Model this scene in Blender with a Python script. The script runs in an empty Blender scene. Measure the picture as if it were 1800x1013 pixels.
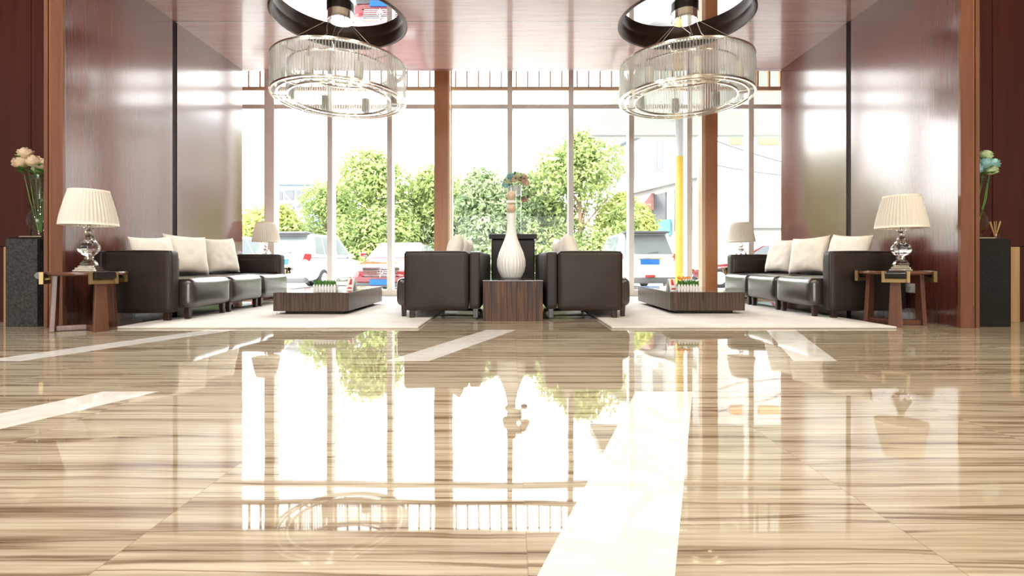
import bpy, bmesh, math, random
from mathutils import Vector, Matrix, noise
random.seed(7)
PI = math.pi
S = bpy.context.scene
COL = S.collection

# ------------------------------------------------------------------ helpers
class MB:
    def __init__(s): s.v = []; s.f = []; s.wn = False
    def add(s, vs, fs, M=None):
        b = len(s.v)
        s.v += [tuple(M @ Vector(p)) if M else tuple(p) for p in vs]
        s.f += [tuple(b + i for i in f) for f in fs]
        return s
    def box(s, x0, x1, y0, y1, z0, z1, bev=0.0, seg=2, M=None):
        if bev <= 0:
            vs = [(x, y, z) for x in (x0, x1) for y in (y0, y1) for z in (z0, z1)]
            return s.add(vs, [(0,1,3,2),(4,6,7,5),(0,4,5,1),(2,3,7,6),(0,2,6,4),(1,5,7,3)], M)
        s.wn = True
        bm = bmesh.new(); bmesh.ops.create_cube(bm, size=1)
        for v in bm.verts:
            v.co = Vector(((x0+x1)/2 + v.co.x*(x1-x0), (y0+y1)/2 + v.co.y*(y1-y0), (z0+z1)/2 + v.co.z*(z1-z0)))
        bmesh.ops.bevel(bm, geom=bm.edges[:], offset=bev, segments=seg, profile=0.5, affect='EDGES')
        return s.bm(bm, M)
    def bm(s, bm, M=None):
        bm.verts.index_update()
        s.add([v.co.copy() for v in bm.verts], [[v.index for v in f.verts] for f in bm.faces], M)
        bm.free(); return s
    def hexa(s, base, top, bev=0.0, M=None):
        # base, top: four points each, counter-clockwise seen from above
        bm = bmesh.new()
        vs = [bm.verts.new(p) for p in list(base) + list(top)]
        for f in ((3,2,1,0),(4,5,6,7),(0,1,5,4),(1,2,6,5),(2,3,7,6),(3,0,4,7)): bm.faces.new([vs[i] for i in f])
        s.wn = s.wn or bev > 0
        if bev: bmesh.ops.bevel(bm, geom=bm.edges[:], offset=bev, segments=3, profile=0.5, affect='EDGES')
        return s.bm(bm, M)
    def lathe(s, prof, n=32, M=None, mod=None, closed=False, cap=True):
        vs = []; m = len(prof)
        for k in range(n):
            a = 2*PI*k/n
            for (r, z) in prof:
                q = mod(a, r, z) if mod else r
                vs.append((q*math.cos(a), q*math.sin(a), z))
        fs = []
        for k in range(n):
            k2 = (k+1) % n
            for i in range(m if closed else m-1):
                j = (i+1) % m
                fs.append((k*m+i, k2*m+i, k2*m+j, k*m+j))
        if cap and not closed:
            if prof[0][0] > 1e-6: fs.append([k*m for k in range(n)][::-1])
            if prof[-1][0] > 1e-6: fs.append([k*m+m-1 for k in range(n)])
        return s.add(vs, fs, M)
    def tube(s, pts, r, n=8, cap=True):
        pts = [Vector(p) for p in pts]; rr = r if isinstance(r, (list, tuple)) else [r]*len(pts)
        vs = []; prev = None
        for i, p in enumerate(pts):
            t = (pts[min(i+1, len(pts)-1)] - pts[max(i-1, 0)]).normalized()
            if prev is None:
                u = t.orthogonal().normalized()
            else:
                u = (prev - t*prev.dot(t)); u = u.normalized() if u.length > 1e-6 else t.orthogonal().normalized()
            prev = u; w = t.cross(u)
            for k in range(n):
                a = 2*PI*k/n
                vs.append(p + (u*math.cos(a) + w*math.sin(a))*rr[i])
        fs = []
        for i in range(len(pts)-1):
            for k in range(n):
                k2 = (k+1) % n
                fs.append((i*n+k, i*n+k2, (i+1)*n+k2, (i+1)*n+k))
        if cap:
            fs.append(list(range(n))[::-1]); fs.append([(len(pts)-1)*n+k for k in range(n)])
        return s.add(vs, fs)
    def loft(s, rings, cap=True, M=None):
        n = len(rings[0]); vs = [p for r in rings for p in r]; fs = []
        for i in range(len(rings)-1):
            for k in range(n):
                k2 = (k+1) % n
                fs.append((i*n+k, i*n+k2, (i+1)*n+k2, (i+1)*n+k))
        if cap: fs.append(list(range(n))[::-1]); fs.append([(len(rings)-1)*n+k for k in range(n)])
        return s.add(vs, fs, M)
    def cushion(s, x0, x1, y0, y1, z0, z1, r=.04, bulge=(0,0,0), n=12, M=None):
        c = Vector(((x0+x1)/2, (y0+y1)/2, (z0+z1)/2)); h = Vector(((x1-x0)/2, (y1-y0)/2, (z1-z0)/2))
        bm = bmesh.new(); bmesh.ops.create_grid(bm, x_segments=n, y_segments=n, size=1)
        face = [(v.co.x, v.co.y) for v in bm.verts]; polys = [[v.index for v in f.verts] for f in bm.faces]
        bm.free()
        out = bmesh.new()
        def sp(t): return math.copysign(1-(1-abs(t))**1.6, t)
        for ax in range(3):
            for sg in (-1, 1):
                vs = []
                for (a, b) in face:
                    p = Vector((0,0,0)); p[ax] = sg; p[(ax+1)%3] = sp(a); p[(ax+2)%3] = sp(b)
                    q = Vector((p[i]*h[i] for i in range(3)))
                    cl = Vector((max(-(h[i]-r), min(h[i]-r, q[i])) for i in range(3)))
                    d = q - cl
                    q = cl + (d.normalized()*r if d.length > 1e-9 else d)
                    for i in range(3):
                        j, k = (i+1)%3, (i+2)%3
                        q[i] += p[i]*bulge[i]*(1-p[j]**2)*(1-p[k]**2)
                    vs.append(out.verts.new(c+q))
                for f in polys:
                    try: out.faces.new([vs[i] for i in (f if sg > 0 else f[::-1])])
                    except ValueError: pass
        bmesh.ops.remove_doubles(out, verts=out.verts[:], dist=1e-4)
        bmesh.ops.recalc_face_normals(out, faces=out.faces[:])
        return s.bm(out, M)
    def build(s, name, mat, parent=None, loc=(0,0,0), angle=38, flat=False, recalc=False):
        me = bpy.data.meshes.new(name); me.from_pydata(s.v, [], s.f); me.validate()
        if recalc:
            bm = bmesh.new(); bm.from_mesh(me); bmesh.ops.recalc_face_normals(bm, faces=bm.faces[:]); bm.to_mesh(me); bm.free()
        if not flat:
            me.polygons.foreach_set('use_smooth', [True]*len(me.polygons)); me.set_sharp_from_angle(angle=math.radians(angle))
        me.materials.append(mat)
        o = bpy.data.objects.new(name, me); COL.objects.link(o); o.location = loc
        if s.wn and not flat:
            w = o.modifiers.new('weighted', 'WEIGHTED_NORMAL'); w.keep_sharp = True
        if parent is not None: o.parent = parent
        return o

def tag(o, label, cat, group=None, kind=None):
    if label: o['label'] = label
    if cat: o['category'] = cat
    if group: o['group'] = group
    if kind: o['kind'] = kind
    return o
def thing(name, label, cat, loc=(0,0,0), rz=0, group=None):
    o = bpy.data.objects.new(name, None); COL.objects.link(o); o.empty_display_size = .1
    o.location = loc; o.rotation_euler = (0,0,rz)
    return tag(o, label, cat, group)
def struct(o): o['kind'] = 'structure'; return o
def sempty(name):
    o = bpy.data.objects.new(name, None); COL.objects.link(o); return struct(o)
def copy_tree(o, parent=None):
    c = o.copy(); COL.objects.link(c)
    if parent is not None: c.parent = parent
    for ch in list(o.children): copy_tree(ch, c)
    return c
def place(o, loc, rz, label, group=None):
    o.location = loc; o.rotation_euler = (0,0,rz); o['label'] = label
    if group: o['group'] = group
    return o
def T(x=0, y=0, z=0): return Matrix.Translation((x, y, z))
def R(a, ax='Z'): return Matrix.Rotation(a, 4, ax)

# ------------------------------------------------------------------ materials
def mat_new(name):
    m = bpy.data.materials.new(name); m.use_nodes = True
    nt = m.node_tree; nt.nodes.clear()
    out = nt.nodes.new('ShaderNodeOutputMaterial')
    return m, nt, out
def pbsdf(nt, out, color, rough=.5, metal=0, coat=0, ior=1.5, spec=.5, crough=.05, cior=1.5):
    b = nt.nodes.new('ShaderNodeBsdfPrincipled')
    b.inputs['Base Color'].default_value = (*color, 1); b.inputs['Roughness'].default_value = rough
    b.inputs['Metallic'].default_value = metal; b.inputs['IOR'].default_value = ior
    b.inputs['Coat Weight'].default_value = coat; b.inputs['Coat IOR'].default_value = cior; b.inputs['Coat Roughness'].default_value = crough
    b.inputs['Specular IOR Level'].default_value = spec
    nt.links.new(b.outputs[0], out.inputs[0]); return b
def simple(name, color, rough=.5, metal=0, var=.12, scale=8, bump=0, bscale=60, **k):
    m, nt, out = mat_new(name); b = pbsdf(nt, out, color, rough, metal, **k)
    tc = nt.nodes.new('ShaderNodeTexCoord')
    if var:
        n = nt.nodes.new('ShaderNodeTexNoise'); n.inputs['Scale'].default_value = scale; n.inputs['Detail'].default_value = 4
        nt.links.new(tc.outputs['Object'], n.inputs['Vector'])
        r = nt.nodes.new('ShaderNodeValToRGB')
        r.color_ramp.elements[0].position = .3; r.color_ramp.elements[1].position = .7
        r.color_ramp.elements[0].color = (*[c*(1-var) for c in color], 1); r.color_ramp.elements[1].color = (*[min(1, c*(1+var)) for c in color], 1)
        nt.links.new(n.outputs['Fac'], r.inputs[0]); nt.links.new(r.outputs[0], b.inputs['Base Color'])
    if bump:
        n2 = nt.nodes.new('ShaderNodeTexNoise'); n2.inputs['Scale'].default_value = bscale; n2.inputs['Detail'].default_value = 3
        nt.links.new(tc.outputs['Object'], n2.inputs['Vector'])
        bp = nt.nodes.new('ShaderNodeBump'); bp.inputs['Strength'].default_value = bump; bp.inputs['Distance'].default_value = .01
        nt.links.new(n2.outputs['Fac'], bp.inputs['Height']); nt.links.new(bp.outputs[0], b.inputs['Normal'])
    return m
def ramp(nt, els):
    r = nt.nodes.new('ShaderNodeValToRGB'); cr = r.color_ramp
    while len(cr.elements) < len(els): cr.elements.new(.5)
    for e, (p, c) in zip(cr.elements, els): e.position = p; e.color = (*c, 1)
    return r
def wood(name, c1, c2, scale=(30,30,1.2), rough=.25, coat=0, rvar=0, **k):
    m, nt, out = mat_new(name); b = pbsdf(nt, out, c1, rough, coat=coat, **k)
    tc = nt.nodes.new('ShaderNodeTexCoord'); mp = nt.nodes.new('ShaderNodeMapping'); mp.inputs['Scale'].default_value = scale
    n = nt.nodes.new('ShaderNodeTexNoise'); n.inputs['Scale'].default_value = 1; n.inputs['Detail'].default_value = 6; n.inputs['Roughness'].default_value = .65
    nt.links.new(tc.outputs['Object'], mp.inputs[0]); nt.links.new(mp.outputs[0], n.inputs['Vector'])
    r = ramp(nt, [(.32, c1), (.68, c2)]); nt.links.new(n.outputs['Fac'], r.inputs[0]); nt.links.new(r.outputs[0], b.inputs['Base Color'])
    return m
def thin_glass(name, tint=(.97,.99,.98), f=1.5, rough=0.0, boost=1.0):
    m, nt, out = mat_new(name)
    t = nt.nodes.new('ShaderNodeBsdfTransparent'); t.inputs[0].default_value = (*tint, 1)
    g = nt.nodes.new('ShaderNodeBsdfGlossy'); g.inputs['Roughness'].default_value = rough
    fr = nt.nodes.new('ShaderNodeFresnel'); fr.inputs['IOR'].default_value = f
    mu = nt.nodes.new('ShaderNodeMath'); mu.operation = 'MULTIPLY'; mu.inputs[1].default_value = boost; mu.use_clamp = True
    mx = nt.nodes.new('ShaderNodeMixShader')
    gm = nt.nodes.new('ShaderNodeNewGeometry'); fr2 = nt.nodes.new('ShaderNodeMath'); fr2.operation = 'SUBTRACT'; fr2.use_clamp = True
    nt.links.new(fr.outputs[0], fr2.inputs[0]); nt.links.new(gm.outputs['Backfacing'], fr2.inputs[1])
    nt.links.new(fr2.outputs[0], mu.inputs[0]); nt.links.new(mu.outputs[0], mx.inputs[0]); nt.links.new(t.outputs[0], mx.inputs[1]); nt.links.new(g.outputs[0], mx.inputs[2])
    nt.links.new(mx.outputs[0], out.inputs[0]); return m
def rod_glass():
    m = thin_glass('chandelier_rod_glass', (.955,.957,.95), 1.5)
    nt = m.node_tree; out = [n for n in nt.nodes if n.type == 'OUTPUT_MATERIAL'][0]
    src = out.inputs[0].links[0].from_socket
    t = nt.nodes.new('ShaderNodeBsdfTranslucent'); t.inputs[0].default_value = (.95,.95,.92,1)
    mx = nt.nodes.new('ShaderNodeMixShader'); mx.inputs[0].default_value = .26
    nt.links.new(src, mx.inputs[1]); nt.links.new(t.outputs[0], mx.inputs[2]); nt.links.new(mx.outputs[0], out.inputs[0]); return m
def crystal(name):
    m, nt, out = mat_new(name); b = pbsdf(nt, out, (.98,.98,.98), 0.0, ior=1.5); b.inputs['Transmission Weight'].default_value = 1
    return m
def fabric_translucent(name, col, tr=.4):
    m, nt, out = mat_new(name)
    d = nt.nodes.new('ShaderNodeBsdfDiffuse'); d.inputs[0].default_value = (*col, 1)
    t = nt.nodes.new('ShaderNodeBsdfTranslucent'); t.inputs[0].default_value = (*col, 1)
    mx = nt.nodes.new('ShaderNodeMixShader'); mx.inputs[0].default_value = tr
    nt.links.new(d.outputs[0], mx.inputs[1]); nt.links.new(t.outputs[0], mx.inputs[2]); nt.links.new(mx.outputs[0], out.inputs[0]); return m

def floor_material():
    m, nt, out = mat_new('striped_travertine'); b = pbsdf(nt, out, (.5,.4,.28), .025, ior=1.52)
    L = nt.links.new
    def N(t, **k):
        n = nt.nodes.new(t)
        for a, v in k.items(): setattr(n, a, v)
        return n
    def M(op, a, bb=None, c=None, clamp=False):
        n = N('ShaderNodeMath', operation=op); n.use_clamp = clamp
        for i, v in enumerate((a, bb, c)):
            if v is None: continue
            if isinstance(v, (int, float)): n.inputs[i].default_value = v
            else: L(v, n.inputs[i])
        return n.outputs[0]
    geo = N('ShaderNodeTexCoord'); sep = N('ShaderNodeSeparateXYZ'); L(geo.outputs['Object'], sep.inputs[0])
    X, Y = sep.outputs[0], sep.outputs[1]
    # tile index shifts the grain a little from tile to tile
    ti = M('FLOOR', M('DIVIDE', M('ADD', X, .77+8), .8)); tj = M('FLOOR', M('DIVIDE', M('ADD', Y, 10), 1.2))
    wn = N('ShaderNodeTexWhiteNoise', noise_dimensions='2D'); cb = N('ShaderNodeCombineXYZ'); L(ti, cb.inputs[0]); L(tj, cb.inputs[1]); L(cb.outputs[0], wn.inputs['Vector'])
    off = M('MULTIPLY', wn.outputs['Value'], .05)
    cv = N('ShaderNodeCombineXYZ'); L(M('MULTIPLY', X, .55), cv.inputs[0]); L(M('MULTIPLY', M('ADD', Y, off), 17), cv.inputs[1])
    n1 = N('ShaderNodeTexNoise'); n1.inputs['Scale'].default_value = 1; n1.inputs['Detail'].default_value = 7; n1.inputs['Roughness'].default_value = .62; n1.inputs['Distortion'].default_value = .25
    L(cv.outputs[0], n1.inputs['Vector'])
    cr = ramp(nt, [(.30, (.135,.088,.056)), (.38, (.27,.205,.14)), (.46, (.42,.355,.262)), (.68, (.55,.485,.375))]); L(n1.outputs['Fac'], cr.inputs[0])
    # fine hair grain
    cv2 = N('ShaderNodeCombineXYZ'); L(M('MULTIPLY', X, 2.5), cv2.inputs[0]); L(M('MULTIPLY', Y, 95), cv2.inputs[1])
    n2 = N('ShaderNodeTexNoise'); n2.inputs['Scale'].default_value = 1; n2.inputs['Detail'].default_value = 3; L(cv2.outputs[0], n2.inputs['Vector'])
    r2 = ramp(nt, [(.35, (.70,.64,.56)), (.58, (1,1,1))]); L(n2.outputs['Fac'], r2.inputs[0])
    mul = N('ShaderNodeMixRGB', blend_type='MULTIPLY'); mul.inputs[0].default_value = .8; L(cr.outputs[0], mul.inputs[1]); L(r2.outputs[0], mul.inputs[2])
    # thin wandering dark lines
    nw_ = N('ShaderNodeTexNoise'); nw_.inputs['Scale'].default_value = 1.7; nw_.inputs['Detail'].default_value = 5; L(geo.outputs['Object'], nw_.inputs['Vector'])
    cv3 = N('ShaderNodeCombineXYZ'); L(M('MULTIPLY', X, .45), cv3.inputs[0]); L(M('MULTIPLY', M('ADD', M('ADD', Y, off), M('MULTIPLY', nw_.outputs['Fac'], .05)), 21), cv3.inputs[1]); cv3.inputs[2].default_value = 4.3
    n5 = N('ShaderNodeTexNoise'); n5.inputs['Scale'].default_value = 1; n5.inputs['Detail'].default_value = 2; L(cv3.outputs[0], n5.inputs['Vector'])
    r5 = ramp(nt, [(.465, (1,1,1)), (.495, (.34,.24,.17)), (.505, (.34,.24,.17)), (.53, (1,1,1))]); L(n5.outputs['Fac'], r5.inputs[0])
    mul5 = N('ShaderNodeMixRGB', blend_type='MULTIPLY'); mul5.inputs[0].default_value = .8; L(mul.outputs[0], mul5.inputs[1]); L(r5.outputs[0], mul5.inputs[2]); mul = mul5
    # tile joints
    jx = M('ABSOLUTE', M('SUBTRACT', M('FRACT', M('DIVIDE', M('ADD', X, .77+8+.4), .8)), .5))
    jy = M('ABSOLUTE', M('SUBTRACT', M('FRACT', M('DIVIDE', M('ADD', Y, 10+.6), 1.2)), .5))
    jm = M('MAXIMUM', M('LESS_THAN', jx, .0017), M('LESS_THAN', jy, .0011))
    jmix = N('ShaderNodeMixRGB'); L(M('MULTIPLY', jm, .45), jmix.inputs[0]); L(mul.outputs[0], jmix.inputs[1]); jmix.inputs[2].default_value = (.2,.14,.09,1)
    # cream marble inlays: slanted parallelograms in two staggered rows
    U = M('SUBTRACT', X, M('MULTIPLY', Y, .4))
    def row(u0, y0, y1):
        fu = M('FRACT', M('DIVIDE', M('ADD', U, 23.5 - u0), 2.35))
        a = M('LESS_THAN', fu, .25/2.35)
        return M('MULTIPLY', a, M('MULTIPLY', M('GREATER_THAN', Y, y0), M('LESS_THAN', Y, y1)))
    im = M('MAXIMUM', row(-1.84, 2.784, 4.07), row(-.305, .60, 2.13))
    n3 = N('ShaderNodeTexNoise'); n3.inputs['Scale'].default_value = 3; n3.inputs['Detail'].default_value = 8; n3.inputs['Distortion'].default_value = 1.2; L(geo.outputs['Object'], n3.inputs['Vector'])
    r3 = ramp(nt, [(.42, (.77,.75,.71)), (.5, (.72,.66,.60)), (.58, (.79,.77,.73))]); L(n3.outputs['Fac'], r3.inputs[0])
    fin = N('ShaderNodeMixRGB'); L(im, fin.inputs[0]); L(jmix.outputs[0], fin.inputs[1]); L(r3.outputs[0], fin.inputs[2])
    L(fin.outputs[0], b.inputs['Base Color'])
    # slight polish waviness
    n4 = N('ShaderNodeTexNoise'); n4.inputs['Scale'].default_value = 1.6; n4.inputs['Detail'].default_value = 1.5; L(geo.outputs['Object'], n4.inputs['Vector'])
    bp = N('ShaderNodeBump'); bp.inputs['Strength'].default_value = .03; bp.inputs['Distance'].default_value = .06
    L(n4.outputs['Fac'], bp.inputs['Height']); L(bp.outputs[0], b.inputs['Normal'])
    return m

def ceiling_material():
    m = wood('lacquered_ceiling_veneer', (.34,.185,.155), (.43,.25,.21), (1.5,18,18), rough=.24, coat=.7, crough=.08, cior=1.5, spec=.35)
    nt = m.node_tree; b = [n for n in nt.nodes if n.type == 'BSDF_PRINCIPLED'][0]
    src = b.inputs['Base Color'].links[0].from_socket
    tc = [n for n in nt.nodes if n.type == 'TEX_COORD'][0]
    sep = nt.nodes.new('ShaderNodeSeparateXYZ'); nt.links.new(tc.outputs['Object'], sep.inputs[0])
    cmpn = nt.nodes.new('ShaderNodeMath'); cmpn.operation = 'COMPARE'; cmpn.inputs[1].default_value = 5.67; cmpn.inputs[2].default_value = .006
    nt.links.new(sep.outputs[1], cmpn.inputs[0])
    mx = nt.nodes.new('ShaderNodeMixRGB'); mx.inputs[2].default_value = (.03,.015,.012,1)
    nt.links.new(cmpn.outputs[0], mx.inputs[0]); nt.links.new(src, mx.inputs[1]); nt.links.new(mx.outputs[0], b.inputs['Base Color'])
    return m

def stripes(name, c1, c2, freq=38, rough=.35):
    """zebra veneer: vertical dark lines, wandering a little"""
    m, nt, out = mat_new(name); b = pbsdf(nt, out, c1, rough, spec=.35)
    tc = nt.nodes.new('ShaderNodeTexCoord'); mp = nt.nodes.new('ShaderNodeMapping'); mp.inputs['Scale'].default_value = (freq, freq, 1.1)
    n = nt.nodes.new('ShaderNodeTexNoise'); n.inputs['Scale'].default_value = 1; n.inputs['Detail'].default_value = 2.5
    nt.links.new(tc.outputs['Object'], mp.inputs[0]); nt.links.new(mp.outputs[0], n.inputs['Vector'])
    r = ramp(nt, [(.40, c1), (.50, c2), (.62, c1)]); nt.links.new(n.outputs['Fac'], r.inputs[0]); nt.links.new(r.outputs[0], b.inputs['Base Color'])
    return m

def foliage_mat(name, dark, mid, light):
    m, nt, out = mat_new(name)
    tc = nt.nodes.new('ShaderNodeTexCoord'); n = nt.nodes.new('ShaderNodeTexNoise'); n.inputs['Scale'].default_value = 1.3; n.inputs['Detail'].default_value = 6; n.inputs['Roughness'].default_value = .75
    nt.links.new(tc.outputs['Object'], n.inputs['Vector'])
    r = ramp(nt, [(.3, dark), (.5, mid), (.7, light)]); nt.links.new(n.outputs['Fac'], r.inputs[0])
    d = nt.nodes.new('ShaderNodeBsdfDiffuse'); t = nt.nodes.new('ShaderNodeBsdfTranslucent'); mx = nt.nodes.new('ShaderNodeMixShader'); mx.inputs[0].default_value = .35
    nt.links.new(r.outputs[0], d.inputs[0]); nt.links.new(r.outputs[0], t.inputs[0])
    nt.links.new(d.outputs[0], mx.inputs[1]); nt.links.new(t.outputs[0], mx.inputs[2]); nt.links.new(mx.outputs[0], out.inputs[0]); return m

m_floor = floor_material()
m_ceil = ceiling_material()
m_wall = wood('mahogany_panel', (.112,.028,.020), (.148,.039,.029), (70,70,.8), rough=.24, coat=1.0, crough=.14, cior=1.85)
m_wall.node_tree.nodes['Noise Texture'].inputs['Detail'].default_value = 2
m_wall2 = wood('dark_mahogany', (.040,.0095,.0075), (.066,.014,.010), (14,14,.7), rough=.3, spec=.3)
m_groove = simple('black_groove', (.006,.004,.004), .8, var=0)
m_trim = wood('brown_trim', (.15,.058,.034), (.21,.085,.05), (30,30,1), rough=.25, coat=.3)
m_trim_gold = wood('honey_trim', (.45,.22,.08), (.58,.30,.12), (30,30,1), rough=.28)
m_dado = wood('honey_dado', (.36,.22,.11), (.48,.30,.16), (24,24,.8), rough=.3)
m_column = wood('column_veneer', (.42,.185,.085), (.52,.25,.125), (30,30,.8), rough=.3)
m_rail_lit_side = wood('pale_rail_and_lit_side', (.74,.54,.36), (.82,.62,.44), (30,30,.8), rough=.35)  # pale wood of the rail; also paints the columns' lit side faces
m_slat = simple('orange_slat', (.72,.40,.22), .4, var=.08)
m_alu = simple('mullion_metal', (.84,.84,.81), .4, 0, var=.03)
m_pane = thin_glass('window_glass', (.985,.995,.99), 1.3)
m_recess = simple('recess_bronze', (.045,.022,.014), .35, .3, var=.2)
m_mirror = simple('mirror', (.92,.92,.93), .01, 1.0, var=0)
m_plaster = simple('plaster', (.48,.45,.42), .8, var=.04)
m_leather = simple('dark_leather', (.028,.0195,.016), .46, var=.18, scale=5, bump=.12, bscale=55, spec=.35)
m_leather_seat = simple('seat_leather', (.028,.021,.018), .32, var=.15, scale=5, bump=.15, bscale=9, coat=.9, crough=.22, cior=1.6)
m_pipe = simple('pale_piping', (.55,.52,.50), .35, var=.05)
m_legdark = simple('leg_dark', (.03,.014,.011), .25, var=.1)
m_chrome = simple('chrome', (.82,.82,.82), .1, 1, var=0)
m_linen = simple('cushion_linen', (.86,.81,.73), .85, var=.05, scale=14, bump=.18, bscale=26)
m_table = wood('walnut', (.095,.034,.02), (.17,.07,.042), (30,30,2), rough=.3, coat=.2)
m_table2 = wood('walnut_flat', (.095,.034,.02), (.17,.07,.042), (4,30,30), rough=.25, coat=.2)
m_brass = simple('aged_brass', (.36,.26,.125), .42, .8, var=.1)
m_nickel = simple('pale_nickel', (.66,.61,.52), .18, 1, var=.03)
m_black = simple('black_gloss', (.008,.008,.009), .18, var=0)
m_shade = fabric_translucent('pleated_silk', (.90,.86,.79), .35)
m_trimcream = simple('cream_band', (.85,.79,.69), .7, var=.03)
m_crystal = crystal('crystal')
m_zebra = stripes('zebra_veneer', (.022,.0105,.0075), (.15,.068,.038), 46, .45)
m_zebra_grey = stripes('zebra_veneer_grey', (.045,.028,.022), (.115,.077,.06), 60, .3)
m_tabletop = simple('dark_top', (.05,.036,.03), .08, var=.1, coat=.5)
m_rug = simple('pale_rug', (.74,.71,.67), .95, var=.10, scale=3.2, bump=.5, bscale=160)
m_vase = simple('white_ceramic', (.88,.87,.84), .25, var=.02)
m_ball = simple('tan_ball', (.60,.47,.33), .5, var=.12, scale=40)
m_console = simple('console_dark', (.022,.013,.010), .4, var=.2, spec=.25)
m_granite = simple('black_granite', (.008,.008,.008), .1, spec=.35, var=.65, scale=70)
m_granite2 = simple('speckled_granite', (.036,.035,.035), .12, var=.65, scale=70)
m_vglass = thin_glass('vase_glass', (.92,.95,.935), 1.5, boost=1.8)
m_amberglass = thin_glass('amber_glass', (.88,.79,.63), 1.5, boost=1.8)
m_rod = rod_glass()
m_frost = simple('frosted_lamp_tube', (.70,.69,.64), .5, var=.03)
m_green = simple('leaf_green', (.10,.26,.05), .5, var=.3)
m_grass = simple('grass_green', (.09,.27,.05), .6, var=.4, scale=60)
m_peach = simple('peach_petal', (.95,.74,.56), .6, var=.15, scale=25)
m_pink = simple('pink_petal', (.82,.55,.46), .6, var=.2, scale=25)
m_aqua = simple('aqua_petal', (.42,.72,.74), .6, var=.3, scale=18)
m_lime = simple('pale_green_petal', (.72,.84,.55), .6, var=.2, scale=18)
m_orange = simple('orange_petal', (.90,.33,.06), .6, var=.2)
m_white = simple('white_plastic', (.85,.85,.83), .4, var=.02)
m_red = simple('card_red', (.65,.05,.06), .5, var=.05)
m_reed = simple('tan_reed', (.52,.33,.15), .7, var=.2)

# ------------------------------------------------------------------ setting
WX, YE, CH = 3.95, 7.08, 3.395         # side walls, end of walls, lounge ceiling height
YW = 8.17                               # glazing plane
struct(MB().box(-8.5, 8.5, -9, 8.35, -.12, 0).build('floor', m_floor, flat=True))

def ceiling():
    bm = bmesh.new()
    def loop(pts):
        vs = [bm.verts.new((x, y, CH)) for x, y in pts]
        return [bm.edges.new((vs[i], vs[(i+1) % len(vs)])) for i in range(len(vs))]
    ed = loop([(-WX-.3, 4.19), (WX+.3, 4.19), (WX+.3, YE), (-WX-.3, YE)])
    for cx, cy in CHAND: ed += loop([(cx + .73*math.cos(2*PI*k/72), cy + .73*math.sin(2*PI*k/72)) for k in range(72)])
    bmesh.ops.triangle_fill(bm, edges=ed, use_beauty=True)
    for f in bm.faces:
        if f.normal.z > 0: f.normal_flip()
    o = MB().bm(bm).build('ceiling', m_ceil, flat=True); struct(o)
CHAND = [(-2.0, 5.65), (2.02, 5.65)]
ceiling()
for i, (cx, cy) in enumerate(CHAND):
    rc = sempty('ceiling_recess')
    MB().lathe([(.765, -.004), (.745, -.014), (.725, -.006), (.733, .03), (.74, .07), (.738, .11), (.728, .142)], 72, cap=False).build('recess_rim', m_recess, rc)
    MB().lathe([(0, .140), (.735, .140)], 72, cap=False).build('mirror_disc', m_mirror, rc, flat=True)
    rc.location = (cx, cy, CH)
# roof deck closing the void over the lounge, the bay ceiling and its fascia
struct(MB().box(-8.6, 8.6, 4.3, 8.6, 4.4, 4.6).build('ceiling_bay', m_plaster, flat=True))
struct(MB().box(-5.8, 5.8, YE-.02, YE+.06, CH-.001, 4.4).build('wall_bay_fascia', m_wall, flat=True))
struct(MB().box(-4.06, 4.06, 4.19, 4.3, CH-.001, 5.2).build('wall_lobby_fascia', m_wall, flat=True))
# lobby behind the camera
struct(MB().box(-8.6, 8.6, -9, 4.72, 5.0, 5.2).build('ceiling_lobby', m_plaster, flat=True))
for sx, nm in ((-1, 'left'), (1, 'right')):
    struct(MB().box(min(sx*8.4, sx*8.6), max(sx*8.4, sx*8.6), -9, 4.7, 0, 5.0).build('wall_lobby_' + nm, m_plaster, flat=True))
bw = MB().box(-8.5, -3, -9.1, -8.9, 0, 5).box(3, 8.5, -9.1, -8.9, 0, 5).box(-3, 3, -9.1, -8.9, 3.0, 5)
struct(bw.build('wall_rear', m_plaster, flat=True))
w0 = sempty('window_20')  # unseen rear glazing, added to let in frontal fill light
for k in range(4):
    MB().box(-3+k*2-.05, -3+k*2+.05, -9.05, -8.95, 0, 3.0).build('mullion', m_alu, w0, flat=True)
MB().box(-3, 3, -9.005, -8.995, 0, 3.0).build('pane', m_pane, w0, flat=True)

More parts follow.
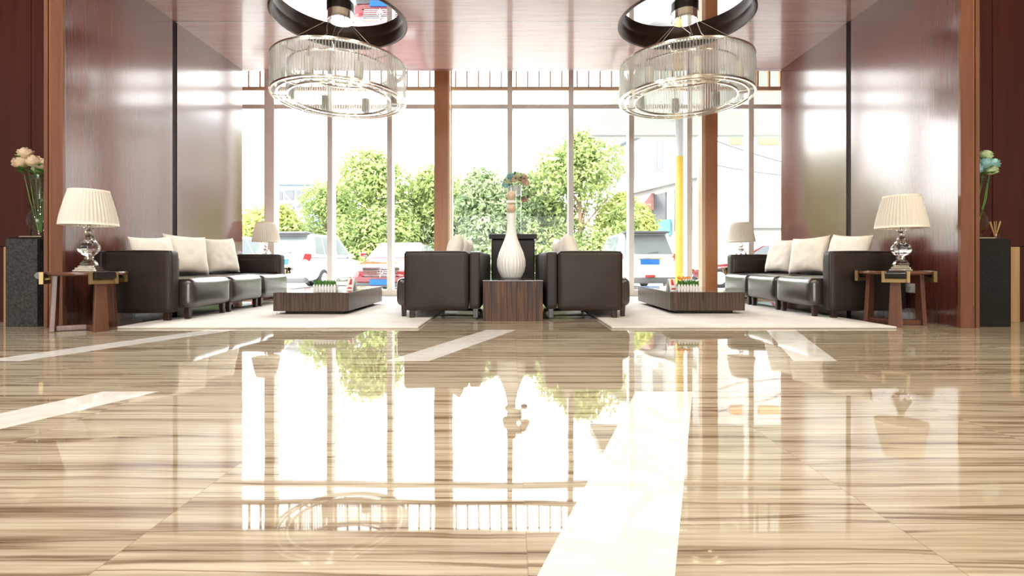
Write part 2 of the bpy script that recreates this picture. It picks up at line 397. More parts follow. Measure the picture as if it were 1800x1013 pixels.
for sx, nm in ((-1, 'left'), (1, 'right')):
    def bx(mb, a, b, *r, **k): return mb.box(min(sx*a, sx*b), max(sx*a, sx*b), *r, **k)
    core = struct(bx(MB(), WX+.045, 5.8, 4.76, YE, 0, 4.4).build('wall_' + nm, m_groove, flat=True))
    bx(MB(), WX, WX+.05, 4.22, 5.63, .0, CH+.02, bev=0).build('wall_panel', m_wall, core, flat=True)
    bx(MB(), WX+.006, WX+.05, 5.625, 5.715, .0, CH+.02).build('groove', m_groove, core, flat=True)
    bx(MB(), WX, 5.8, 5.71, YE+.01, .0, CH+.02, bev=0).build('wall_panel', m_wall, core, flat=True)
    bw2 = struct(bx(MB(), 5.6, 5.8, YE-.05, 8.4, 0, 4.45).build('wall_bay_' + nm, m_plaster, flat=True))
    # niche wall beyond the pier, with the vertical panel joint
    nw = struct(bx(MB(), 4.02, 8.5, 4.62, 4.75, 0, 5.0).build('wall_niche_' + nm, m_groove, flat=True))
    bx(MB(), 4.05, 4.57, 4.60, 4.63, .72, 5.0, bev=.003).build('niche_panel', m_wall2, nw)
    bx(MB(), 4.576, 8.4, 4.60, 4.63, .72, 5.0, bev=.003).build('niche_panel', m_wall2, nw)
    bx(MB(), 4.83, 8.4, 4.60, 4.63, 0, .715, bev=.003).build('niche_panel', m_wall2, nw)
    bx(MB(), 4.05, 4.825, 4.59, 4.63, 0, .715, bev=.003).build('dado_panel', m_dado, nw)
    # pier with stepped trims
    pr = struct(bx(MB(), 3.96, 4.04, 4.225, 4.62, 0, 5.0).build('trim_1' if sx < 0 else 'trim_2', m_groove, flat=True))
    bx(MB(), 3.893, 4.005, 4.19, 4.222, 0, 5.0, bev=.004).build('pier_face', m_trim, pr)
    bx(MB(), 4.012, 4.022, 4.205, 4.3, 0, 5.0, bev=.002).build('honey_bead', m_trim_gold, pr)
    bx(MB(), 4.028, 4.062, 4.195, 4.62, 0, 5.0, bev=.004).build('pier_edge', m_trim, pr)
    bx(MB(), 3.885, 4.005, 4.182, 4.224, 0, .19, bev=.004).build('plinth', m_trim, pr)

# glazing: nine bays, each with its own mullion, panes, transom, rail and grille
MX = [-5.58, -5.11, -4.09, -3.07, -2.06, -1.05, -.03, 1.0, 2.02, 3.0, 4.04, 5.1, 5.58]
for i in range(len(MX)-1):
    a, b = MX[i], MX[i+1]
    w = sempty('window_%d' % (i+1))
    hw = .085 if i == 2 else .045
    mu = MB().box(a-hw, a+hw, YW-.02, YW+.16, 0, 4.4, bev=.006)
    mu.build('mullion', m_alu, w)
    MB().box(a+hw, b-.04, YW+.05, YW+.058, .10, 4.35).build('pane', m_pane, w, flat=True)
    MB().box(a+hw, b-.04, YW-.01, YW+.1, 3.16, 3.235, bev=.004).build('transom', m_alu, w)
    MB().box(a+hw, b-.04, YW-.02, YW+.12, 0, .10, bev=.004).build('sill', m_alu, w)
    MB().box(a+hw, b-.04, YW-.04, YW+.03, 3.46, 3.52, bev=.004).build('rail', m_rail_lit_side, w)
    g = MB(); n = max(2, round((b-a)/.192))
    for k in range(n):
        x = a + hw + .06 + k*.192
        if x < b-.06: g.box(x-.011, x+.011, YW-.035, YW+.01, 3.52, 4.4)
    g.box(a+hw, b-.04, YW-.035, YW+.01, 3.50, 3.525)
    g.build('grille', m_slat, w, flat=True)
for x0, x1, side in ((-1.285, -1.06, 1), (3.21, 3.41, -1)):
    cl = struct(MB().box(x0, x1, 8.0, 8.16, 0, 4.4, bev=.004).build('column', m_column))
    a, b = (x1, x1+.035) if side > 0 else (x0-.06, x0)
    MB().box(a, b, 8.01, 8.16, 0, 4.4, bev=.003).build('column_lit_side', m_rail_lit_side, cl)  # column's lit side face, its brightness put into a paler colour

# ------------------------------------------------------------------ rugs
tag(MB().box(-3.38, -.80, 4.14, 7.75, .0, .018, bev=.006).build('rug', m_rug), 'pale grey rug under the left coffee table', 'rug', 'lounge rugs')
tag(MB().box(.855, 3.30, 4.14, 7.75, .0, .018, bev=.006).build('rug', m_rug), 'pale grey rug under the right coffee table', 'rug', 'lounge rugs')
RZ = .018

# ------------------------------------------------------------------ sofas
def make_sofa():
    t = thing('sofa', '', 'sofa')
    Lg = 2.27
    MB().cushion(0, .118, 0, Lg, .085, .66, .03, (0,0,.006)).build('backrest', m_leather, t)
    for y0, y1, s in ((0, .125, -1), (Lg-.125, Lg, 1)):
        a = MB().cushion(.124, .755, y0, y1, .075, .66, .028, (.006,.012,.006)).build('armrest', m_leather, t)
        yy = y1 - .004 if s < 0 else y0 + .004
        pd = MB().cushion(.17, .73, min(yy, yy - s*.045), max(yy, yy - s*.045), .40, .60, .02, (0,.006,0)).build('arm_pad', m_leather, a)
        yo = y0 + .004 if s < 0 else y1 - .004
        MB().tube([(.128, yo, .10), (.128, yo - .004*s*0, .64), (.15, yo, .655), (.735, yo, .655), (.75, yo, .63), (.75, yo, .10)], .0045, 6).build('piping', m_leather, a)
    w = (Lg - .25)/3
    for k in range(3):
        y0 = .125 + k*w + .004; y1 = y0 + w - .008
        st = MB().cushion(.13, .865, y0, y1, .105, .392, .055, (.012, .004, .016), 14).build('seat', m_leather_seat, t)
        bk = MB().cushion(.105, .20, y0+.01, y1-.01, .38, .645, .035, (.02, 0, .006)).build('back_cushion', m_leather, t)
        for y in (y0+.055, y1-.055):
            MB().hexa([(.775, y-.02, 0), (.815, y-.02, 0), (.815, y+.02, 0), (.775, y+.02, 0)], [(.77, y-.024, .12), (.82, y-.024, .12), (.82, y+.024, .12), (.77, y+.024, .12)], .003).build('leg', m_legdark, t)
            pass
    for y in (.06, Lg-.06):
        MB().box(.03, .08, y-.025, y+.025, 0, .1, bev=.004).build('leg', m_legdark, t)
        MB().box(.66, .71, y-.025, y+.025, 0, .1, bev=.004).build('leg', m_legdark, t)
    return t
SG = 'dark leather three seat sofas'
s0 = make_sofa()
SOFA = {'left': ((-3.944, 4.52), 0), 'right': ((3.885, 7.02), PI), 'midl': ((-.305, 7.03), PI), 'midr': ((.335, 4.75), 0)}
place(s0, (-3.944, 4.52, RZ), 0, 'dark leather three-seat sofa against the left wall', SG)
place(copy_tree(s0), (3.885, 7.02, RZ), PI, 'dark leather three-seat sofa against the right wall', SG)
place(copy_tree(s0), (-.305, 7.03, RZ), PI, 'dark leather sofa left of the striped cube table, end towards the viewer', SG)
place(copy_tree(s0), (.335, 4.75, RZ), 0, 'dark leather sofa right of the striped cube table, end towards the viewer', SG)

# ------------------------------------------------------------------ cushions
def pillow_mesh(seed, size=.45, th=.085):
    rnd = random.Random(seed); n = 22; mb = MB(); top = []; bot = []
    offs = Vector((rnd.random()*10, rnd.random()*10, 0))
    for j in range(n+1):
        for i in range(n+1):
            u, v = i/n*2-1, j/n*2-1
            pin = 1 - .085*(1-u*u)**1.0*abs(v)**3, 1 - .085*(1-v*v)*abs(u)**3
            y = u*size/2*pin[1]; z = v*size/2*pin[0] + size/2
            h = th*((1-u**4)*(1-v**4))**.55
            w = noise.noise(Vector((u*2.4, v*2.4, 0)) + offs)*.012*(1-u**4)*(1-v**4)
            cr = .006*math.sin(9*(abs(u)+abs(v)))*(max(abs(u),abs(v))**2)*(1-max(abs(u),abs(v))**4)
            top.append((h + w + cr, y, z)); bot.append((-h + w, y, z))
    m = n+1; fs = []
    for j in range(n):
        for i in range(n):
            q = (j*m+i, j*m+i+1, (j+1)*m+i+1, (j+1)*m+i)
            fs.append(q); fs.append(tuple(x + m*m for x in q[::-1]))
    bm = bmesh.new(); vs = [bm.verts.new(p) for p in top+bot]
    for f in fs: bm.faces.new([vs[i] for i in f])
    bmesh.ops.remove_doubles(bm, verts=bm.verts[:], dist=1e-4)
    return mb.bm(bm)
def cushion(x, y, yaw, lean, label, group, seed, z=.417, roll=0):
    o = pillow_mesh(seed, .41 if seed == 1 else .445).build('cushion', m_linen, angle=70)
    o.matrix_world = T(x, y, z+RZ) @ R(yaw) @ R(lean, 'Y') @ R(roll, 'X')
    tag(o, label, 'cushion', group); return o
LG, RG, MG = 'cushions on the left sofa', 'cushions on the right sofa', 'cushions on the middle sofas'
rad = math.radians
cushion(-3.55, 4.87, rad(-20), rad(-16), 'cream cushion on the left sofa, nearest, half behind the armrest', LG, 1, roll=rad(3))
cushion(-3.50, 5.24, rad(-26), rad(-15), 'cream cushion in the middle of the row on the left sofa', LG, 2, roll=rad(-3))
cushion(-3.53, 5.93, rad(-22), rad(-14), 'cream cushion on the left sofa, nearest the window', LG, 3, roll=rad(2))
cushion(3.42, 6.20, rad(180+18), rad(-14), 'cream cushion on the right sofa, nearest the window', RG, 4, roll=rad(-2))
cushion(3.40, 5.58, rad(180+24), rad(-15), 'cream cushion in the middle of the row on the right sofa', RG, 5, roll=rad(3))
cushion(3.49, 5.12, rad(180+18), rad(-16), 'cream cushion on the right sofa, nearest, half behind the armrest', RG, 6, roll=rad(-4))
cushion(-.70, 5.25, rad(180+6), rad(-17), 'cream cushion peeking over the near armrest of the middle left sofa', MG, 7, roll=rad(4))
cushion(-.66, 6.05, rad(180-5), rad(-15), 'cream cushion on the middle left sofa, behind the nearest cushion', MG, 8, roll=rad(-2))
cushion(.72, 5.25, rad(-6), rad(-17), 'cream cushion peeking over the near armrest of the middle right sofa', MG, 9, roll=rad(-4))
cushion(.69, 6.05, rad(5), rad(-15), 'cream cushion on the middle right sofa, behind the nearest cushion', MG, 10, roll=rad(2))

# ------------------------------------------------------------------ round side tables
def make_side_table():
    t = thing('side_table', '', 'side table')
    MB().lathe([(0,.458), (.235,.458), (.255,.462), (.262,.470), (.262,.482), (.256,.489), (0,.490)], 64).build('table_top', m_table2, t)
    for k in range(3):
        a = math.radians(90 + 120*k); M = R(a)
        lg = MB().hexa([(.205,-.052,0), (.24,-.052,0), (.24,.052,0), (.205,.052,0)], [(.19,-.033,.46), (.225,-.033,.46), (.225,.033,.46), (.19,.033,.46)], .004, M)
        lg.build('leg', m_table, t)
        MB().box(.0, .21, -.024, .024, .004, .046, bev=.003, M=M).build('stretcher', m_table, t)
        br = MB().box(.262, .272, -.085, .085, .392, .425, bev=.002, M=M)
        for s in (-1, 1): br.box(.262, .29, s*.085-.012, s*.085+.012, .392, .49, bev=.002, M=M)
        b = br.build('bracket', m_brass, t)
        MB().lathe([(0,-.07), (.027,-.07), (.031,-.066), (.031,.066), (.027,.07), (0,.07)], 24, M @ T(.296, 0, .462) @ R(PI/2, 'X')).build('roll', m_black, b)
    return t
TG = 'round walnut side tables'
st0 = make_side_table()
TABS = [(-3.57, 4.085, 0, 'round walnut side table left of the left sofa, in front of the pier'),
        (3.50, 4.42, rad(23), 'round walnut side table beside the near end of the right sofa'),
        (-3.72, 7.42, rad(40), 'round side table behind the far armrest of the left sofa by the window'),
        (3.50, 7.42, rad(10), 'round side table behind the far armrest of the right sofa by the window')]
for i, (x, y, a, lb) in enumerate(TABS):
    place(st0 if i == 0 else copy_tree(st0), (x, y, 0), a, lb, TG)

# ------------------------------------------------------------------ table lamps
def make_lamp():
    t = thing('table_lamp', '', 'table lamp')
    b = MB()
    for r, z0, z1 in ((.082,0,.016), (.070,.016,.034), (.056,.034,.05)): b.box(-r, r, -r, r, z0, z1, bev=.003)
    b.build('base', m_nickel, t)
    MB().lathe([(0,.05), (.060,.05), (.066,.06), (.055,.082), (.04,.098), (0,.10)], 10).build('crystal_foot', m_crystal, t, flat=True)
    MB().lathe([(0,.098), (.026,.098), (.034,.108), (.034,.118), (.024,.128), (0,.128)], 24).build('collar', m_nickel, t)
    MB().lathe([(0,.128), (.03,.130), (.062,.156), (.080,.190), (.078,.215), (.055,.250), (.034,.285), (.026,.305), (0,.306)], 10).build('crystal_body', m_crystal, t, flat=True)
    MB().lathe([(0,.305), (.022,.305), (.030,.312), (.022,.320), (0,.320)], 24).build('collar', m_nickel, t)
    MB().lathe([(0,.32), (.022,.322), (.03,.334), (.022,.350), (.02,.360), (.038,.366), (.038,.374), (0,.376)], 10).build('crystal_neck', m_crystal, t, flat=True)
    MB().lathe([(0,.375), (.012,.375), (.012,.41), (.019,.412), (.019,.44), (.006,.445), (.006,.66), (0,.66)], 16).build('lamp_stem', m_nickel, t)
    npl = 46
    def mod(a, r, z): return r*(1 + .030*math.sin(a*npl)*min(1, (.682-z)/.03 + .0)*min(1, (z-.392)/.03+.05))
    prof = [(.198,.395), (.196,.41), (.187,.46), (.172,.53), (.156,.60), (.143,.65), (.138,.680)]
    inner = [(r-.004, z) for r, z in prof][::-1]
    sh = MB().lathe(prof + inner, npl*5, mod=mod, closed=True).build('lamp_shade', m_shade, t, angle=80)
    for r, z in ((.1995,.398), (.139,.678)):
        MB().lathe([(r-.006, z-.009), (r+.002, z-.009), (r, z+.009), (r-.006, z+.009)], 64, closed=True).build('shade_band', m_trimcream, sh)
    sp = MB()
    for k in range(3):
        a = 2*PI*k/3; sp.tube([(0,0,.655), (.133*math.cos(a), .133*math.sin(a), .672)], .002, 6)
    sp.build('shade_carrier', m_nickel, t)
    return t
LMG = 'crystal table lamps'
l0 = make_lamp()
for i, (x, y, lb) in enumerate([(-3.57, 4.085, 'crystal table lamp with pleated cream shade, on the side table at far left'),
                                (3.56, 4.42, 'crystal table lamp with pleated cream shade, on the side table beside the right sofa'),
                                (-3.77, 7.42, 'small looking pleated lamp behind the far armrest of the left sofa'),
                                (3.52, 7.42, 'small looking pleated lamp behind the far armrest of the right sofa')]):
    place(l0 if i == 0 else copy_tree(l0), (x, y, .490), rad(18 + 30*i), lb, LMG)

# ------------------------------------------------------------------ coffee tables
def make_coffee():
    t = thing('coffee_table', '', 'coffee table')
    MB().box(0, .795, 0, 1.32, .035, .226, bev=.004).build('body', m_zebra_grey, t)
    MB().box(-.002, .797, -.002, 1.322, .226, .232, bev=.002).build('table_top', m_tabletop, t)
    MB().box(.09, .705, .09, 1.23, 0, .036).build('plinth', m_black, t)
    return t
c0 = make_coffee()
place(c0, (-2.512, 5.09, RZ), 0, 'low dark striped wood coffee table on the left rug', 'low coffee tables')
place(copy_tree(c0), (1.69, 5.15, RZ), 0, 'low dark striped wood coffee table on the right rug', 'low coffee tables')
CZ = RZ + .232

def planter(x, y, label, flowers):
    t = thing('planter', label, 'planter', (x, y, CZ), 0, 'picket fence planters')
    MB().box(-.115, .115, -.03, .03, .012, .055, bev=.003).build('trough', m_white, t)
    p = MB()
    for yy in (-.037, .037):
        for k in range(8):
            cx = -.112 + k*.032
            p.loft([[(cx-.011, yy+d, z) for d in (-.004,)] + [(cx+.011, yy-.004, z), (cx+.011, yy+.004, z), (cx-.011, yy+.004, z)] for z in (0, .066)] + [[(cx-.001, yy-.004, .08), (cx+.001, yy-.004, .08), (cx+.001, yy+.004, .08), (cx-.001, yy+.004, .08)]])
        p.box(-.122, .122, yy-.003, yy+.003, .025, .035)
    p.build('picket_fence', m_white, t, flat=True)
    g = MB(); rnd = random.Random(int(x*100))
    for k in range(420):
        bx_, by = rnd.uniform(-.11, .11), rnd.uniform(-.028, .028); h = rnd.uniform(.05, .085) ; a = rnd.uniform(0, 2*PI); ln = rnd.uniform(0, .03)
        w = .0035; dx, dy = math.cos(a), math.sin(a)
        g.add([(bx_-dy*w, by+dx*w, .05), (bx_+dy*w, by-dx*w, .05), (bx_+dx*ln*.5+dy*w, by+dy*ln*.5-dx*w, .05+h*.6), (bx_+dx*ln*.5-dy*w, by+dy*ln*.5+dx*w, .05+h*.6), (bx_+dx*ln, by+dy*ln, .05+h)], [(0,1,2,3), (3,2,4)])
    tag(g.build('grass', m_grass, t, flat=True), None, None, kind='stuff')
    if flowers:
        for k in range(12):
            q = MB(); cx = -.105 + (k % 6)*.022 + rnd.uniform(-.004, .004); cy = -.02 + (k//6)*.03; cz = .138 + rnd.uniform(-.01, .012)
            for j in range(8):
                a = 2*PI*j/8; M = T(cx, cy, cz) @ R(a) @ R(-1.0, 'Y')
                q.add([(0,0,0), (.011,-.008,.001), (.024,0,.004), (.011,.008,.001)], [(0,1,2,3)], M)
            q.lathe([(0,-.008), (.010,-.003), (.013,.006), (.010,.014), (0,.018)], 10, T(cx, cy, cz))
            q.build('blossom', m_orange, t)
    return t
planter(-2.04, 5.30, 'white picket planter of green grass on the left coffee table', False)
planter(1.94, 5.32, 'white picket planter with orange blossoms on the right coffee table', True)
def card(x, y, rz, label):
    t = thing('table_card', label, 'card', (x, y, CZ), rz, 'folded table cards')
    f = MB()
    for s in (-1, 1):
        f.hexa([(-.045, s*.045-.0015, 0), (.045, s*.045-.0015, 0), (.045, s*.045+.0015, 0), (-.045, s*.045+.0015, 0)], [(-.045, -.0015, .135), (.045, -.0015, .135), (.045, .0015, .135), (-.045, .0015, .135)])
    f.build('folded_sheet', m_white, t, flat=True)
    pr = MB()
    for z0, z1, w in ((.06,.125,.02), (.012,.03,.036)):
        k = .045/.135
        ya, yb = -(.045-k*z0)-.0028, -(.045-k*z1)-.0028
        pr.add([(-w, ya, z0), (w, ya, z0), (w*.5, yb, z1), (-w*.5, yb, z1)], [(0,1,2,3)])
    pr.build('print', m_red, t, flat=True)
card(1.80, 5.45, rad(15), 'red and white folded card on the right coffee table')
card(-1.86, 5.62, rad(-15), 'white and red folded card on the left coffee table')
def leaflet(x, y, rz, label):
    o = MB().box(-.07, .07, -.1, .1, 0, .004).build('leaflet', m_white, flat=True); o.location = (x, y, CZ); o.rotation_euler.z = rz
    tag(o, label, 'leaflet')
leaflet(-1.85, 5.86, rad(30), 'white leaflet lying behind the card on the left coffee table')

# ------------------------------------------------------------------ centre group
t = thing('cube_table', 'zebra wood cube table between the two middle sofas', 'side table', (.012, 4.66, 0))
MB().box(-.288, .288, 0, 1.02, 0, .384, bev=.003).build('body', m_zebra, t)
MB().box(-.292, .292, -.004, 1.024, .384, .394, bev=.002).build('table_top', m_tabletop, t)

t = thing('white_vase', 'white ribbed teardrop vase with two tan balls on the cube table', 'vase', (-.005, 5.2, .394))
prof = [(.098,0), (.112,.02), (.140,.08), (.152,.14), (.150,.20), (.128,.28), (.094,.36), (.064,.44), (.046,.52), (.042,.60), (.046,.68), (.050,.70)]
ribs = lambda a, r, z: r*(1 + .022*math.sin(a*26 + 2.2*math.sin(z*9)))
MB().lathe(prof, 208, mod=ribs).build('vase_body', m_vase, t, angle=80)
def ball(mb, z, r): return mb.lathe([(r*math.sin(PI*k/14), z - r*math.cos(PI*k/14)) for k in range(15)], 28, cap=False)
ball(MB(), .752, .053).build('ball', m_ball, t)
MB().lathe([(0,.803), (.03,.803), (.05,.812), (.05,.832), (.03,.84), (0,.84)], 32).build('collar', m_vase, t)
ball(MB(), .89, .051).build('ball', m_ball, t)

t = thing('console_stand', 'dark wooden console with overhanging top behind the white vase', 'console', (.018, 6.62, 0))
MB().box(-.298, .298, 0, .40, 0, .885, bev=.02, seg=3).build('body', m_console, t)
MB().box(-.328, .328, -.03, .43, .885, .955, bev=.006).build('console_top', m_console, t)
t = thing('flower_vase', 'tall clear glass column vase on the dark console', 'vase', (.06, 6.8, .955))
gv = MB().lathe([(0,0), (.075,0), (.08,.01), (.08,.70), (.076,.70), (.076,.02), (0,.02)], 40, cap=False).build('glass_column', m_vglass, t)
MB().lathe([(.05,.56), (.072,.56), (.072,.69), (.05,.69)], 32, closed=True).build('white_liner', m_vase, t)

def rose(name_mat, size, label, group, base, tip, leaf=True):
    """a rose: bloom, stem and leaves; stem runs from base to tip"""
    base, tip = Vector(base), Vector(tip)
    t = thing('rose', label, 'flower', base, 0, group)
    d = tip - base; rnd = random.Random(hash((round(tip.x*1000), round(tip.z*1000))))
    up = (d.normalized()*.6 + Vector((rnd.uniform(-.4,.4), -.5+rnd.uniform(-.2,.2), .5))).normalized()
    q = up.to_track_quat('Z', 'Y').to_matrix().to_4x4(); M = T(*d) @ q
    b = MB()
    for layer, (n, r, h, tilt) in enumerate(((3,.30,.95,.05), (4,.48,.95,.2), (5,.68,.85,.45), (6,.88,.62,.8), (5,.95,.30,1.0))):
        for k in range(n):
            a = 2*PI*(k + .37*layer)/n; W = 5; H = 4; vs = []; fs = []
            for j in range(H+1):
                v = j/H
                for i in range(W+1):
                    u = i/W*2-1; wd = (PI/n*1.35)*math.sin(min(1, v*1.4+.12)*PI/2)*(1-.35*max(0, v-.7)/.3)
                    rr = size*.5*r*(.30 + .70*math.sin(min(1, v*1.35)*PI/2) + tilt*max(0, v-.55)*.5)
                    z = size*.5*(h+.25)*(v*1.45 - .22*u*u*v) - size*.35
                    vs.append((rr*math.cos(a+u*wd), rr*math.sin(a+u*wd), z))
            for j in range(H):
                for i in range(W): fs.append((j*(W+1)+i, j*(W+1)+i+1, (j+1)*(W+1)+i+1, (j+1)*(W+1)+i))
            b.add(vs, fs, M)
    b.build('bloom', name_mat, t, angle=80)
    mid = d*.5 + Vector((rnd.uniform(-.012,.012), rnd.uniform(-.012,.012), 0))
    MB().tube([(0,0,0), mid*.6, mid, d*.8, d - up*size*.1], .0032, 6).build('stem', m_green, t)
    if leaf:
        for k in range(4):
            a = rnd.uniform(0, 2*PI); p = d*(.80+.045*k); ln = size*.85; w = ln*.25; ML = T(*p) @ R(a) @ R(-.35, 'Y')
            MB().add([(0,0,0), (ln*.3,-w*.8,.004), (ln*.6,-w,.0), (ln,0,-.01), (ln*.6,w,0), (ln*.3,w*.8,.004), (ln*.45,0,-.008)], [(0,1,6), (1,2,6), (2,3,6), (3,4,6), (4,5,6), (5,0,6)], ML).build('leaf', m_green, t)
    return t

cb = (.06, 6.8, .98)
mid_flowers = [(-.12,-.02,.79,m_lime), (-.07,-.06,.83,m_aqua), (-.02,-.08,.80,m_peach), (.04,-.07,.84,m_lime), (.09,-.05,.80,m_pink), (.13,0,.76,m_peach), (-.14,.04,.74,m_aqua), (.0,.02,.87,m_green), (.10,.05,.85,m_pink), (-.08,.05,.86,m_lime)]
mid_lbl = ['pale green rose low at the left of the console bouquet', 'bluish rose at the upper left of the console bouquet', 'peach rose low at the front of the console bouquet', 'pale green rose high at the front of the console bouquet', 'pink rose at the right front of the console bouquet',
           'peach rose at the far right edge of the console bouquet', 'bluish rose at the far left edge of the console bouquet', 'green bud at the very top of the console bouquet', 'pink rose at the upper right of the console bouquet', 'pale green rose at the upper left back of the console bouquet']
for (dx, dy, z, mt), lb in zip(mid_flowers, mid_lbl):
    rose(mt, .115, lb, 'roses in the console vase', (cb[0]+dx*.3, cb[1]+dy*.3, cb[2]+.55), (cb[0]+dx, cb[1]+dy, cb[2]+z-.06))
for dx, dy, z, mt, lb in ((-.115,-.03,.50,m_lime,'small pale rose drooping at the left side of the glass column vase'), (.115,-.03,.47,m_pink,'small dusky rose drooping at the right side of the glass column vase')):
    rose(mt, .075, lb, 'roses in the console vase', (cb[0]+dx*.3, cb[1]+dy*.3, cb[2]+.56), (cb[0]+dx, cb[1]+dy, cb[2]+z))

# ------------------------------------------------------------------ pedestals, vases, diffuser
t = thing('stone_pedestal', 'speckled grey granite pedestal left of the left pier', 'pedestal', (-4.31, 4.40, 0), 0, 'granite pedestals')
MB().box(-.14, .14, -.15, .13, 0, .775, bev=.004).build('pedestal_body', m_granite2, t)
MB().box(-.141, .17, -.12, .135, .70, .79, bev=.003).build('pedestal_cap', m_granite, t)
t = thing('stone_pedestal', 'black granite pedestal right of the right pier', 'pedestal', (4.25, 4.40, 0), 0, 'granite pedestals')
MB().box(-.14, .14, -.15, .13, 0, .77, bev=.004).build('pedestal_body', m_granite, t)
MB().box(-.18, .141, -.12, .135, .70, .778, bev=.003).build('pedestal_cap', m_black, t)
def glass_vase(x, y, z, label, mt):
    t = thing('glass_vase', label, 'vase', (x, y, z), 0, 'bulbous glass flower vases')
    MB().box(-.10, .10, -.10, .10, 0, .012, bev=.003).build('base_plate', m_nickel, t)
    out = [(.055,.012), (.062,.03), (.058,.05), (.085,.09), (.102,.14), (.098,.19), (.070,.24), (.046,.29), (.040,.35), (.046,.42), (.062,.48), (.078,.51), (.080,.56)]
    inn = [(r-.005, zz) for r, zz in out][::-1]
    MB().lathe([(0,.012)] + out + inn[:-1] + [(0,.03)], 40, cap=False).build('vase_body', mt, t)
    return t
glass_vase(-4.245, 4.36, .79, 'clear bulbous glass vase of peach roses on the left pedestal', m_vglass)
glass_vase(4.165, 4.36, .778, 'amber tinted bulbous glass vase of blue green roses on the right pedestal', m_amberglass)
for (dx, dy, z, mt, lb) in ((-.115,-.02,.775,m_peach,'peach rose highest in the left pedestal vase'), (-.125,-.05,.69,m_peach,'peach rose at the left edge of the left pedestal vase'), (-.01,-.05,.70,m_peach,'pale peach rose low at the front of the left pedestal vase'),
                            (.04,.0,.68,m_peach,'peach rose beside the pier in the left pedestal vase'), (-.05,.04,.66,m_lime,'pale bud deep among the left pedestal roses')):
    rose(mt, .12, lb, 'roses in the left pedestal vase', (-4.245 + dx*.12, 4.36 + dy*.12, .84), (-4.245+dx, 4.36+dy, .79+z-.03))
for (dx, dy, z, mt, lb) in ((.085,-.02,.775,m_lime,'pale green rose highest in the right pedestal vase'), (-.05,-.03,.725,m_aqua,'blue rose at the upper left of the right pedestal vase'), (.03,-.07,.69,m_aqua,'aqua rose at the centre front of the right pedestal vase'),
                            (.14,-.03,.70,m_aqua,'pale blue rose at the right edge of the right pedestal vase'), (-.04,-.06,.65,m_aqua,'aqua rose low beside the right pier in the vase'), (.09,-.06,.635,m_lime,'pale green rose low at the right of the right pedestal vase')):
    rose(mt, .10, lb, 'roses in the right pedestal vase', (4.165 + dx*.12, 4.36 + dy*.12, .828), (4.165+dx, 4.36+dy, .778+z-.03))
t = thing('reed_diffuser', 'small jar with tan diffuser reeds on the right pedestal', 'diffuser', (4.30, 4.30, .778))
MB().lathe([(0,0), (.028,0), (.03,.01), (.03,.04), (.014,.052), (.014,.062), (0,.062)], 24, cap=False).build('jar', m_amberglass, t)
for k in range(6):
    a = k*1.05; MB().tube([(0.004*math.cos(a), .004*math.sin(a), .02), (.042*math.cos(a), .035*math.sin(a), .155)], .0028, 6).build('reed', m_reed, t)

# wall socket on the right wall
t = thing('wall_socket', 'white double socket plate low on the right wall panel', 'socket', (3.95, 4.78, .285))
t.location = (3.95, 4.745, .313)
MB().box(-.010, 0, -.092, .092, -.046, .046, bev=.003).build('plate', m_white, t)
for y in (-.037, .037):
    q = MB()
    for dy, dz in ((-.008,.006), (.008,.006), (0,-.01)): q.box(-.0115, -.0095, y+dy-.0018, y+dy+.0018, dz-.006, dz+.006)
    q.build('socket_slots', m_black, t, flat=True)

